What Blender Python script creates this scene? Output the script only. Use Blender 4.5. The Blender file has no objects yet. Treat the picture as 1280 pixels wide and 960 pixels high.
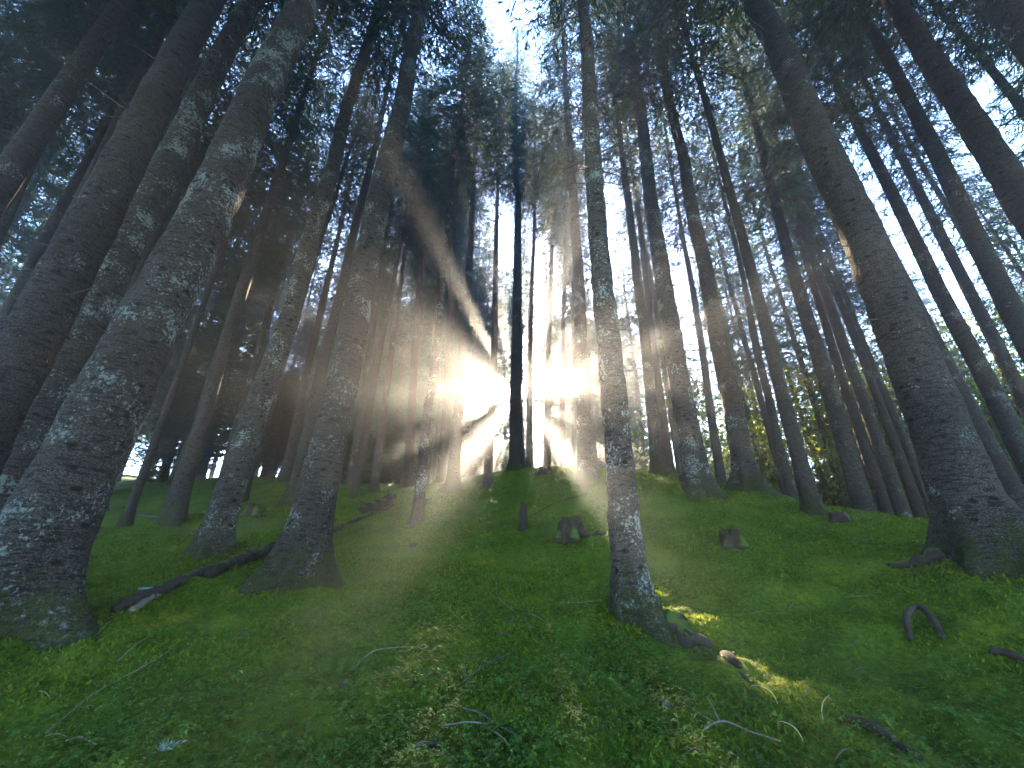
import bpy, math, random
import numpy as np
from mathutils import Vector, Matrix

rng = np.random.default_rng(11)
random.seed(11)
C = bpy.context.scene.collection
R = math.radians

# ------------------------------------------------------------------ camera model
F_PX, CAM_Z = 490.0, 0.75
PITCH = math.atan(F_PX / 1160.0)
CAM = np.array([0.0, 0.0, CAM_Z])
cp, sp = math.cos(PITCH), math.sin(PITCH)

def ray(u, v):
    a, b = (u - 640) / F_PX, (480 - v) / F_PX
    return np.array([a, cp - b * sp, sp + b * cp])      # unit step along the optical axis

def pt(u, v, depth):
    return CAM + ray(u, v) * depth

# ------------------------------------------------------------------ noise
def _hash(ix, iy, iz, s):
    h = (ix.astype(np.int64) * 374761393 + iy.astype(np.int64) * 668265263 + iz.astype(np.int64) * 2147483647 + s * 1274126177) & 0xFFFFFFFF
    h = ((h ^ (h >> 13)) * 1274126177) & 0xFFFFFFFF
    h = (h ^ (h >> 16)) & 0xFFFFFFFF
    return h / 4294967295.0

def vnoise(x, y, z=None, s=0):
    x = np.asarray(x, float); y = np.asarray(y, float)
    z = np.zeros_like(x) if z is None else np.asarray(z, float)
    ix, iy, iz = np.floor(x), np.floor(y), np.floor(z)
    fx, fy, fz = x - ix, y - iy, z - iz
    fx, fy, fz = [t * t * (3 - 2 * t) for t in (fx, fy, fz)]
    out = 0
    for dx in (0, 1):
        for dy in (0, 1):
            for dz in (0, 1):
                w = (fx if dx else 1 - fx) * (fy if dy else 1 - fy) * (fz if dz else 1 - fz)
                out = out + w * _hash(ix + dx, iy + dy, iz + dz, s)
    return out * 2 - 1

def fbm(x, y, z=None, o=4, s=0):
    t, a = 0, 1.0
    for k in range(o):
        t = t + a * vnoise(np.asarray(x) * 2 ** k + 17.3 * k, np.asarray(y) * 2 ** k - 9.1 * k, None if z is None else np.asarray(z) * 2 ** k, s + k)
        a *= 0.5
    return t

# ------------------------------------------------------------------ ground surface (thin plate spline through measured points)
CTRL = [(640, 955, 1.45), (300, 955, 1.45), (1000, 955, 1.45), (60, 950, 1.55), (1240, 950, 1.6), (640, 860, 2.1), (300, 860, 2.1), (1000, 850, 2.3), (1200, 850, 2.2),
        (795, 785, 3.3), (20, 790, 2.75), (370, 740, 4.0), (262, 697, 5.4), (215, 655, 8.2), (155, 660, 9.6), (520, 655, 8.4), (366, 628, 10),
        (300, 627, 12), (443, 620, 12.6), (566, 612, 12.0), (609, 612, 11.8), (645, 588, 13.0), (734, 600, 10.3), (825, 592, 12.2), (875, 619, 7.9), (935, 616, 8.6),
        (1015, 637, 9.4), (1085, 642, 8.6), (1180, 664, 7.0), (1235, 702, 3.8), (640, 700, 5.2), (700, 650, 7.2), (918, 675, 5.6), (1050, 690, 4.7), (640, 780, 3.2), (500, 700, 5.6)]
pts = [pt(*c) for c in CTRL]
for p in [(0, -3, -.45), (-4, -4, -.7), (4, -4, -.6), (0, -12, -1.6), (12, -12, -2.2), (-12, -12, -2.0), (-8, 0, -.35), (8, 0, .1), (-6, 3.5, .0), (9, 5, .55),
          (0, 16.5, 3.0), (3, 17, 2.3), (0, 22, 1.6), (6, 16, .9), (10, 14, -.1), (9, 22, -1.2), (16, 10, -1.2), (16, 20, -3.2), (0, 30, -1.5), (8, 32, -3.0), (26, 12, -3.5),
          (24, 30, -5), (0, 50, -4), (40, 40, -6), (40, 0, -4), (60, 10, -6), (-5, 17, 3.2), (-7, 24, 3.4), (-12, 16, 3.2), (-18, 22, 4.4), (-10, 26, 3.4), (-24, 28, 5.0), (-17, 12, 1.7), (-26, 14, 2.6),
          (-12, 40, 3), (-30, 45, 6), (-40, 25, 7), (-40, 0, 3), (-14, 6, 1.2), (-60, 60, 8), (0, 90, -5), (70, 70, -7), (-90, 0, 3), (90, 0, -7), (0, -90, -5), (90, -90, -8), (-90, -90, -4), (-90, 90, 8), (90, 90, -8), (0, -40, -4)]:
    pts.append(np.array(p, float))
CT = np.array(pts)
def _U(r2):
    return np.where(r2 > 1e-9, 0.5 * r2 * np.log(np.maximum(r2, 1e-9)), 0)
_n = len(CT)
_d = ((CT[:, None, :2] - CT[None, :, :2]) ** 2).sum(-1)
_A = np.zeros((_n + 3, _n + 3))
_A[:_n, :_n] = _U(_d) + np.eye(_n) * 0.35
_A[:_n, _n] = 1; _A[:_n, _n + 1:] = CT[:, :2]
_A[_n, :_n] = 1; _A[_n + 1:, :_n] = CT[:, :2].T
_W = np.linalg.solve(_A, np.concatenate([CT[:, 2], [0, 0, 0]]))

def ground_smooth(x, y):
    x = np.asarray(x, float); y = np.asarray(y, float)
    out = _W[_n] + _W[_n + 1] * x + _W[_n + 2] * y
    for k in range(_n):
        out = out + _W[k] * _U((x - CT[k, 0]) ** 2 + (y - CT[k, 1]) ** 2)
    return out

MOUNDS = []       # (x, y, radius, height) swelling round roots and buried wood

def ground(x, y):
    x = np.asarray(x, float); y = np.asarray(y, float)
    h = ground_smooth(x, y)
    r = np.hypot(x, y)
    far = np.clip(r / 14, .25, 1)
    h = h + 0.10 * far * fbm(x * .55, y * .55, o=2, s=3) + 0.05 * fbm(x * 2.1, y * 2.1, o=3, s=5) + 0.024 * fbm(x * 5.3, y * 5.3, o=2, s=8) + 0.010 * fbm(x * 11, y * 11, o=2, s=9) * (r < 14)
    for mx, my, mr, mh in MOUNDS:
        h = h + mh * np.exp(-((x - mx) ** 2 + (y - my) ** 2) / mr ** 2)
    return h

def hit(u, v, tmax=60):
    d = ray(u, v)
    t = np.linspace(.4, tmax, 1500)
    P = CAM + d * t[:, None]
    g = P[:, 2] - ground(P[:, 0], P[:, 1])
    k = np.argmax(g < 0)
    if not (g < 0).any():
        return None
    a, b = t[max(k - 1, 0)], t[k]
    for _ in range(18):
        m = (a + b) / 2
        q = CAM + d * m
        if q[2] - ground(q[0], q[1]) < 0: b = m
        else: a = m
    return CAM + d * b

# ------------------------------------------------------------------ object helpers
def tag(o, label=None, cat=None, group=None, kind=None):
    if label: o['label'] = label
    if cat: o['category'] = cat
    if group: o['group'] = group
    if kind: o['kind'] = kind
    return o

def empty(name, loc):
    o = bpy.data.objects.new(name, None)
    o.empty_display_size = .2
    o.location = loc
    C.objects.link(o)
    return o

def mesh_np(name, V, Fq=None, Ft=None, mats=(), mat_idx=None, smooth=False):
    me = bpy.data.meshes.new(name)
    V = np.asarray(V, np.float32)
    nq = 0 if Fq is None else len(Fq)
    nt = 0 if Ft is None else len(Ft)
    loops = np.concatenate([np.asarray(Fq, np.int32).ravel() if nq else np.zeros(0, np.int32), np.asarray(Ft, np.int32).ravel() if nt else np.zeros(0, np.int32)])
    me.vertices.add(len(V)); me.vertices.foreach_set('co', V.ravel())
    me.loops.add(len(loops)); me.loops.foreach_set('vertex_index', loops)
    me.polygons.add(nq + nt)
    starts = np.concatenate([np.arange(nq) * 4, nq * 4 + np.arange(nt) * 3]).astype(np.int32)
    me.polygons.foreach_set('loop_start', starts)
    for m in mats: me.materials.append(m)
    if mat_idx is not None: me.polygons.foreach_set('material_index', np.asarray(mat_idx, np.int32))
    me.polygons.foreach_set('use_smooth', np.full(nq + nt, smooth))
    me.update(calc_edges=True)
    me.validate()
    return me

def obj(name, me, parent=None, loc=None):
    o = bpy.data.objects.new(name, me)
    C.objects.link(o)
    if parent is not None: o.parent = parent
    if loc is not None: o.location = loc
    return o

def tube_arrays(P, rad, n=6, base=0):
    """tapered tube through points P with radii rad; returns verts, quads"""
    P = np.asarray(P, float)
    T = np.gradient(P, axis=0)
    T /= np.linalg.norm(T, axis=1)[:, None] + 1e-9
    ref = np.array([0.13, .21, 1.0]) if abs(T[0, 2]) < .8 else np.array([1.0, .1, 0])
    V = []
    for p, t, r in zip(P, T, rad):
        a = np.cross(t, ref); a /= np.linalg.norm(a) + 1e-9
        b = np.cross(t, a)
        th = np.arange(n) * 2 * math.pi / n
        V.append(p + r * (np.cos(th)[:, None] * a + np.sin(th)[:, None] * b))
    V = np.concatenate(V)
    Q = []
    for i in range(len(P) - 1):
        for k in range(n):
            Q.append((base + i * n + k, base + i * n + (k + 1) % n, base + (i + 1) * n + (k + 1) % n, base + (i + 1) * n + k))
    return V, np.array(Q)

# ------------------------------------------------------------------ materials
def new_mat(name):
    m = bpy.data.materials.new(name)
    m.use_nodes = True
    nt = m.node_tree
    nt.nodes.clear()
    out = nt.nodes.new('ShaderNodeOutputMaterial')
    return m, nt, out

def N(nt, t, **kw):
    n = nt.nodes.new(t)
    for k, v in kw.items():
        if k in ('operation', 'blend_type', 'feature', 'data_type', 'distance', 'noise_dimensions'): setattr(n, k, v)
        else: n.inputs[k.replace('_', ' ')].default_value = v
    return n

def ramp(nt, fac, stops, interp='LINEAR'):
    n = nt.nodes.new('ShaderNodeValToRGB')
    n.color_ramp.interpolation = interp
    e = n.color_ramp.elements
    e[0].position, e[0].color = stops[0][0], (*stops[0][1], 1)
    e[1].position, e[1].color = stops[-1][0], (*stops[-1][1], 1)
    for p, c in stops[1:-1]:
        x = e.new(p); x.color = (*c, 1)
    nt.links.new(fac, n.inputs[0])
    return n.outputs[0]

def mixc(nt, fac, a, b, blend='MIX'):
    n = nt.nodes.new('ShaderNodeMix'); n.data_type = 'RGBA'; n.blend_type = blend
    for sock, val in ((n.inputs[0], fac), (n.inputs[6], a), (n.inputs[7], b)):
        if hasattr(val, 'is_linked'): nt.links.new(val, sock)
        elif isinstance(val, tuple): sock.default_value = (*val, 1)
        else: sock.default_value = val
    return n.outputs[2]

def bark_material(name, lichen=.5, dark=1.0, warm=0.0):
    m, nt, out = new_mat(name)
    L = nt.links.new
    tc = nt.nodes.new('ShaderNodeTexCoord')
    oi = nt.nodes.new('ShaderNodeObjectInfo')
    off = N(nt, 'ShaderNodeMath', operation='MULTIPLY'); L(oi.outputs['Random'], off.inputs[0]); off.inputs[1].default_value = 37.0
    mp = nt.nodes.new('ShaderNodeVectorMath'); mp.operation = 'ADD'
    L(tc.outputs['Object'], mp.inputs[0]); L(off.outputs[0], mp.inputs[1])
    co = mp.outputs[0]
    def vmul(v, k):
        n = nt.nodes.new('ShaderNodeVectorMath'); n.operation = 'MULTIPLY'; L(v, n.inputs[0]); n.inputs[1].default_value = k; return n.outputs[0]
    def math_(op, a, b=None, c=None):
        n = N(nt, 'ShaderNodeMath', operation=op)
        for i, x in enumerate((a, b, c)):
            if x is None: continue
            if hasattr(x, 'is_linked'): L(x, n.inputs[i])
            else: n.inputs[i].default_value = x
        return n.outputs[0]
    # flaky scales: small, uneven, a little wider than tall
    nd = N(nt, 'ShaderNodeTexNoise', Scale=22.0, Detail=5.0, Roughness=.65); L(co, nd.inputs[0])
    dist = nt.nodes.new('ShaderNodeVectorMath'); dist.operation = 'MULTIPLY_ADD'
    L(nd.outputs['Color'], dist.inputs[0]); dist.inputs[1].default_value = (.055, .055, .055); L(co, dist.inputs[2])
    vo = N(nt, 'ShaderNodeTexVoronoi', Scale=44.0, feature='DISTANCE_TO_EDGE'); L(vmul(dist.outputs[0], (1, 1, 1.35)), vo.inputs['Vector'])
    crack = ramp(nt, vo.outputs['Distance'], [(.0, (.25, .25, .25)), (.14, (1, 1, 1))])
    fine = N(nt, 'ShaderNodeTexNoise', Scale=60.0, Detail=7.0, Roughness=.75); L(vmul(co, (1, 1, 1.8)), fine.inputs[0])
    base = ramp(nt, fine.outputs['Fac'], [(.28, (.050 * dark, .042 * dark, .034 * dark)), (.5, (.125 * dark, .108 * dark, .088 * dark)), (.72, (.25 * dark, .22 * dark, .185 * dark))])
    big = N(nt, 'ShaderNodeTexNoise', Scale=1.6, Detail=6.0, Roughness=.7); L(co, big.inputs[0])
    base = mixc(nt, 1.0, base, ramp(nt, big.outputs['Fac'], [(.3, (.72, .71, .69)), (.7, (1.2, 1.2, 1.18))]), 'MULTIPLY')
    col = mixc(nt, 1.0, base, crack, 'MULTIPLY')
    # short dark level furrows
    fr = N(nt, 'ShaderNodeTexNoise', Scale=1.0, Detail=4.0, Roughness=.6, Distortion=.4); L(vmul(co, (9, 9, 42)), fr.inputs[0])
    ff = ramp(nt, fr.outputs['Fac'], [(.39, (1, 1, 1)), (.48, (0, 0, 0))])
    col = mixc(nt, math_('MULTIPLY', ff, .75), col, (.018, .014, .011))
    # lichen in small crusty flecks, thicker in some belts than in others
    ln = N(nt, 'ShaderNodeTexNoise', Scale=34.0, Detail=9.0, Roughness=.72, Distortion=.3); L(co, ln.inputs[0])
    l2 = N(nt, 'ShaderNodeTexNoise', Scale=2.6, Detail=4.0, Roughness=.6); L(co, l2.inputs[0])
    lsum = math_('MULTIPLY_ADD', l2.outputs['Fac'], .75, ln.outputs['Fac'])
    t0 = 1.06 - .16 * lichen
    lsum = math_('MULTIPLY_ADD', math_('FRACT', math_('MULTIPLY', oi.outputs['Random'], 13.7)), .08, math_('SUBTRACT', lsum, .04))
    lf = ramp(nt, math_('MULTIPLY', lsum, .7), [(t0 * .7, (0, 0, 0)), (t0 * .7 + .055, (1, 1, 1))])
    lcol = mixc(nt, l2.outputs['Color'], (.24, .31, .28), (.40, .45, .41))
    col = mixc(nt, math_('MULTIPLY', lf, .85), col, lcol)
    tv = N(nt, 'ShaderNodeMapRange'); L(oi.outputs['Random'], tv.inputs[0]); tv.inputs[3].default_value = .75; tv.inputs[4].default_value = 1.3
    hv = nt.nodes.new('ShaderNodeHueSaturation'); L(tv.outputs[0], hv.inputs['Value']); L(col, hv.inputs['Color']); col = hv.outputs[0]
    # dark branch scars
    kn = N(nt, 'ShaderNodeTexVoronoi', Scale=1.0); L(vmul(dist.outputs[0], (5.5, 5.5, 8.5)), kn.inputs['Vector'])
    kf = ramp(nt, kn.outputs['Distance'], [(.13, (1, 1, 1)), (.23, (0, 0, 0))])
    kc = ramp(nt, kn.outputs['Color'], [(.30, (0, 0, 0)), (.34, (1, 1, 1))])
    col = mixc(nt, math_('MULTIPLY', kf, kc), col, (.016, .013, .011))
    # moss climbing from the roots, ragged
    sep = nt.nodes.new('ShaderNodeSeparateXYZ'); L(tc.outputs['Object'], sep.inputs[0])
    mz = N(nt, 'ShaderNodeMapRange'); L(sep.outputs['Z'], mz.inputs[0])
    mz.inputs[1].default_value = .0; mz.inputs[2].default_value = 1.1; mz.inputs[3].default_value = .36; mz.inputs[4].default_value = .0
    mn = N(nt, 'ShaderNodeTexNoise', Scale=9.0, Detail=8.0, Roughness=.75); L(co, mn.inputs[0])
    mf = ramp(nt, math_('ADD', mz.outputs[0], mn.outputs['Fac']), [(.72, (0, 0, 0)), (.82, (1, 1, 1))])
    mcol = mixc(nt, ramp(nt, fine.outputs['Fac'], [(.35, (0, 0, 0)), (.65, (1, 1, 1))]), (.016, .022, .006), (.085, .105, .014))
    col = mixc(nt, math_('MULTIPLY', mf, .8), col, mcol)
    if warm: col = mixc(nt, warm, col, (.20, .14, .10))
    bs = N(nt, 'ShaderNodeBsdfPrincipled', Roughness=.92); L(col, bs.inputs['Base Color'])
    bs.inputs['Specular IOR Level'].default_value = .2
    h = math_('MULTIPLY_ADD', crack, .6, math_('MULTIPLY_ADD', ff, -.8, fine.outputs['Fac']))
    bp = N(nt, 'ShaderNodeBump', Strength=1.0, Distance=.025); L(h, bp.inputs['Height'])
    L(bp.outputs[0], bs.inputs['Normal'])
    L(bs.outputs[0], out.inputs[0])
    return m

def leaf_material(name, stops, trans=.4, rough=.6, spec=.3, obj_var=.25):
    m, nt, out = new_mat(name)
    L = nt.links.new
    g = nt.nodes.new('ShaderNodeNewGeometry')
    col = ramp(nt, g.outputs['Random Per Island'], stops)
    oi = nt.nodes.new('ShaderNodeObjectInfo')
    mr = N(nt, 'ShaderNodeMapRange'); L(oi.outputs['Random'], mr.inputs[0]); mr.inputs[3].default_value = 1 - obj_var; mr.inputs[4].default_value = 1 + obj_var
    hs = nt.nodes.new('ShaderNodeHueSaturation'); L(mr.outputs[0], hs.inputs['Value']); L(col, hs.inputs['Color'])
    bs = N(nt, 'ShaderNodeBsdfPrincipled', Roughness=rough); L(hs.outputs[0], bs.inputs['Base Color'])
    bs.inputs['Specular IOR Level'].default_value = spec
    tr = nt.nodes.new('ShaderNodeBsdfTranslucent')
    tcol = mixc(nt, 1.0, hs.outputs[0], (1.3, 1.25, .6), 'MULTIPLY'); L(tcol, tr.inputs[0])
    mx = nt.nodes.new('ShaderNodeMixShader'); mx.inputs[0].default_value = trans
    L(bs.outputs[0], mx.inputs[1]); L(tr.outputs[0], mx.inputs[2]); L(mx.outputs[0], out.inputs[0])
    return m

def plain_noise_material(name, stops, scale=12, bump=.4, rough=.85, stretch=(1, 1, 1)):
    m, nt, out = new_mat(name)
    L = nt.links.new
    tc = nt.nodes.new('ShaderNodeTexCoord')
    mp = nt.nodes.new('ShaderNodeMapping'); L(tc.outputs['Object'], mp.inputs[0]); mp.inputs[3].default_value = stretch
    n1 = N(nt, 'ShaderNodeTexNoise', Scale=scale, Detail=6.0, Roughness=.65); L(mp.outputs[0], n1.inputs[0])
    col = ramp(nt, n1.outputs['Fac'], stops)
    bs = N(nt, 'ShaderNodeBsdfPrincipled', Roughness=rough); L(col, bs.inputs['Base Color']); bs.inputs['Specular IOR Level'].default_value = .25
    bp = N(nt, 'ShaderNodeBump', Strength=bump, Distance=.02); L(n1.outputs['Fac'], bp.inputs['Height']); L(bp.outputs[0], bs.inputs['Normal'])
    L(bs.outputs[0], out.inputs[0])
    return m

def moss_wood_material(name, wood, up=.55):
    """dead wood that carries moss on the faces that look up"""
    m, nt, out = new_mat(name)
    L = nt.links.new
    tc = nt.nodes.new('ShaderNodeTexCoord')
    n1 = N(nt, 'ShaderNodeTexNoise', Scale=14.0, Detail=7.0, Roughness=.7); L(tc.outputs['Object'], n1.inputs[0])
    col = ramp(nt, n1.outputs['Fac'], [(.3, tuple(c * .45 for c in wood)), (.7, wood)])
    g = nt.nodes.new('ShaderNodeNewGeometry')
    sep = nt.nodes.new('ShaderNodeSeparateXYZ'); L(g.outputs['Normal'], sep.inputs[0])
    n2 = N(nt, 'ShaderNodeTexNoise', Scale=5.0, Detail=5.0); L(tc.outputs['Object'], n2.inputs[0])
    ad = N(nt, 'ShaderNodeMath', operation='MULTIPLY_ADD'); L(n2.outputs['Fac'], ad.inputs[0]); ad.inputs[1].default_value = 1.3; L(sep.outputs['Z'], ad.inputs[2])
    hf = N(nt, 'ShaderNodeMath', operation='MULTIPLY'); L(ad.outputs[0], hf.inputs[0]); hf.inputs[1].default_value = .5
    f = ramp(nt, hf.outputs[0], [(up - .04, (0, 0, 0)), (up + .04, (1, 1, 1))])
    mc = mixc(nt, n1.outputs['Color'], (.04, .07, .012), (.09, .12, .02))
    col = mixc(nt, f, col, mc)
    bs = N(nt, 'ShaderNodeBsdfPrincipled', Roughness=.95); L(col, bs.inputs['Base Color']); bs.inputs['Specular IOR Level'].default_value = .2
    bp = N(nt, 'ShaderNodeBump', Strength=.7, Distance=.03); L(n1.outputs['Fac'], bp.inputs['Height']); L(bp.outputs[0], bs.inputs['Normal'])
    L(bs.outputs[0], out.inputs[0])
    return m

M_BARK = bark_material('spruce_bark', lichen=.62, dark=.8)
M_BARK_LICHEN = bark_material('lichen_bark', lichen=.88, dark=.85)
M_BARK_DARK = bark_material('dark_bark', lichen=.3, dark=.7)
M_BARK_FAR = bark_material('spruce_bark_plain', lichen=.35, dark=.75, warm=.08)
M_NEEDLE = leaf_material('spruce_needles', [(0, (.015, .040, .024)), (.6, (.027, .064, .034)), (1, (.052, .098, .036))], trans=.30)
M_BROAD = leaf_material('broad_leaves', [(0, (.08, .13, .014)), (.6, (.14, .20, .020)), (1, (.21, .24, .03))], trans=.6)
M_TWIG = plain_noise_material('twig_wood', [(.3, (.05, .040, .032)), (.7, (.12, .10, .085))], 20)
M_PALE = plain_noise_material('weathered_twig', [(.3, (.09, .07, .05)), (.7, (.25, .195, .15))], 30, stretch=(1, 1, 1))
M_DARKWOOD = moss_wood_material('rotten_wood', (.062, .046, .032), .92)
M_LOG = moss_wood_material('mossy_log', (.052, .037, .026), .78)
M_STUMP = moss_wood_material('mossy_stump', (.060, .042, .028), .44)
M_MOSSY = moss_wood_material('moss_covered', (.055, .042, .032), .70)
M_CLOVER = leaf_material('sorrel_leaf', [(0, (.034, .090, .010)), (.55, (.060, .140, .014)), (.9, (.11, .19, .018)), (1, (.20, .23, .025))], trans=.38, obj_var=0)
M_MOSSBLADE = leaf_material('moss_blade', [(0, (.045, .085, .007)), (.55, (.090, .145, .011)), (1, (.165, .185, .016))], trans=.35, rough=.8, spec=.1, obj_var=0)
M_STRAW = plain_noise_material('dry_straw', [(.3, (.35, .27, .12)), (.7, (.55, .45, .25))], 20)

def ground_material():
    m, nt, out = new_mat('moss_ground')
    L = nt.links.new
    tc = nt.nodes.new('ShaderNodeTexCoord'); co = tc.outputs['Object']
    n1 = N(nt, 'ShaderNodeTexNoise', Scale=1.1, Detail=6.0, Roughness=.65); L(co, n1.inputs[0])
    n2 = N(nt, 'ShaderNodeTexNoise', Scale=26.0, Detail=6.0, Roughness=.75); L(co, n2.inputs[0])
    n3 = N(nt, 'ShaderNodeTexNoise', Scale=.7, Detail=5.0, Roughness=.6); 
    mp = nt.nodes.new('ShaderNodeMapping'); mp.inputs[1].default_value = (31, 7, 3); L(co, mp.inputs[0]); L(mp.outputs[0], n3.inputs[0])
    a = ramp(nt, n1.outputs['Fac'], [(.3, (.045, .085, .008)), (.5, (.080, .132, .010)), (.7, (.140, .165, .013))])
    b = ramp(nt, n2.outputs['Fac'], [(.3, (.35, .38, .35)), (.55, (1, 1, 1)), (.75, (1.7, 1.6, 1.4))])
    col = mixc(nt, 1.0, a, b, 'MULTIPLY')
    br = ramp(nt, n3.outputs['Fac'], [(.56, (0, 0, 0)), (.68, (1, 1, 1))])
    bf = N(nt, 'ShaderNodeMath', operation='MULTIPLY'); L(br, bf.inputs[0]); L(n2.outputs['Fac'], bf.inputs[1])
    lit = mixc(nt, n2.outputs['Fac'], (.03, .021, .015), (.11, .078, .05))
    col = mixc(nt, bf.outputs[0], col, lit)
    bs = N(nt, 'ShaderNodeBsdfPrincipled', Roughness=1.0); L(col, bs.inputs['Base Color']); bs.inputs['Specular IOR Level'].default_value = .1
    bp = N(nt, 'ShaderNodeBump', Strength=1.0, Distance=.03); L(n2.outputs['Fac'], bp.inputs['Height']); L(bp.outputs[0], bs.inputs['Normal'])
    L(bs.outputs[0], out.inputs[0])
    return m
M_GROUND = ground_material()

# ------------------------------------------------------------------ tree meshes
TREE_H = 26.0
def taper(z, H=TREE_H):
    return np.clip(1.02 - z / H, 0.02, 2) ** .72

def trunk_mesh(name, Rb, H=TREE_H, nseg=16, fine=False, seed=0, mat=None, flare=.55, lobes=5):
    if fine:
        zs = np.concatenate([np.arange(-.45, 1.2, .045), np.arange(1.2, 12, .07), np.linspace(12, H, 40)])
    else:
        zs = np.concatenate([np.array([-.45, -.2, 0, .1, .2, .35, .55, .8, 1.2, 1.8]), np.linspace(2.6, H, 26)])
    th = np.arange(nseg) * 2 * math.pi / nseg
    Z, T = np.meshgrid(zs, th, indexing='ij')
    ph = seed * 1.7
    r = Rb * taper(np.maximum(Z, 0), H)
    zz = np.maximum(Z, -.12)
    lob = .55 + .45 * np.cos(lobes * T + ph + .6 * np.sin(2 * T + ph)) + .5 * np.cos(2 * T + ph * 2)
    r = r * (1 + flare * np.exp(-(zz + .1) / .30) * np.clip(lob, 0.15, 2) ** 1.4 * 1.5 + .20 * np.exp(-np.maximum(zz, 0) / .55))
    X0, Y0 = np.cos(T), np.sin(T)
    if fine:
        k = 1 / .03
        r = r + .012 * fbm(X0 * Rb * 9, Y0 * Rb * 9, Z * 6, 3, seed) + .006 * fbm(X0 * Rb * k, Y0 * Rb * k, Z * k * .9, 2, seed + 7)
        r = r + .03 * Rb * fbm(X0 * 1.2, Y0 * 1.2, Z * 1.6, 2, seed + 3)
    else:
        r = r * (1 + .05 * vnoise(X0 * 1.5 + 9, Y0 * 1.5, Z * 1.7, seed))
    sx = .06 * np.sin(Z * .31 + ph) * np.clip(Z / 6, 0, 1) + .05 * vnoise(Z * .5, Z * 0 + seed, None, 2) * np.clip(Z / 3, 0, 1)
    sy = .06 * np.sin(Z * .27 + ph * 2) * np.clip(Z / 6, 0, 1)
    V = np.stack([r * X0 + sx, r * Y0 + sy, Z], -1).reshape(-1, 3)
    nz = len(zs)
    i = np.arange(nz - 1)[:, None] * nseg
    k = np.arange(nseg)[None]
    Q = np.stack([i + k, i + (k + 1) % nseg, i + nseg + (k + 1) % nseg, i + nseg + k], -1).reshape(-1, 4)
    return mesh_np(name, V, Q, mats=[mat or M_BARK_FAR], smooth=True)

def kites(P, D, Ln, Wd, rs):
    """thin pointed needle sprays: base P, direction D, length, width -> verts (4 per kite), quads"""
    n = len(P)
    up = rs.normal(size=(n, 3)) * .55 + np.array([0, 0, 1.0])
    S = np.cross(D, up); S /= np.linalg.norm(S, axis=1)[:, None] + 1e-9
    a = P
    mid = P + D * (Ln * .38)[:, None]
    tip = P + D * Ln[:, None] + np.stack([np.zeros(n), np.zeros(n), -.12 * Ln], -1)
    V = np.stack([a, mid - S * (Wd / 2)[:, None], tip, mid + S * (Wd / 2)[:, None]], 1).reshape(-1, 3)
    Q = np.arange(n * 4).reshape(-1, 4)
    return V, Q

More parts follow.
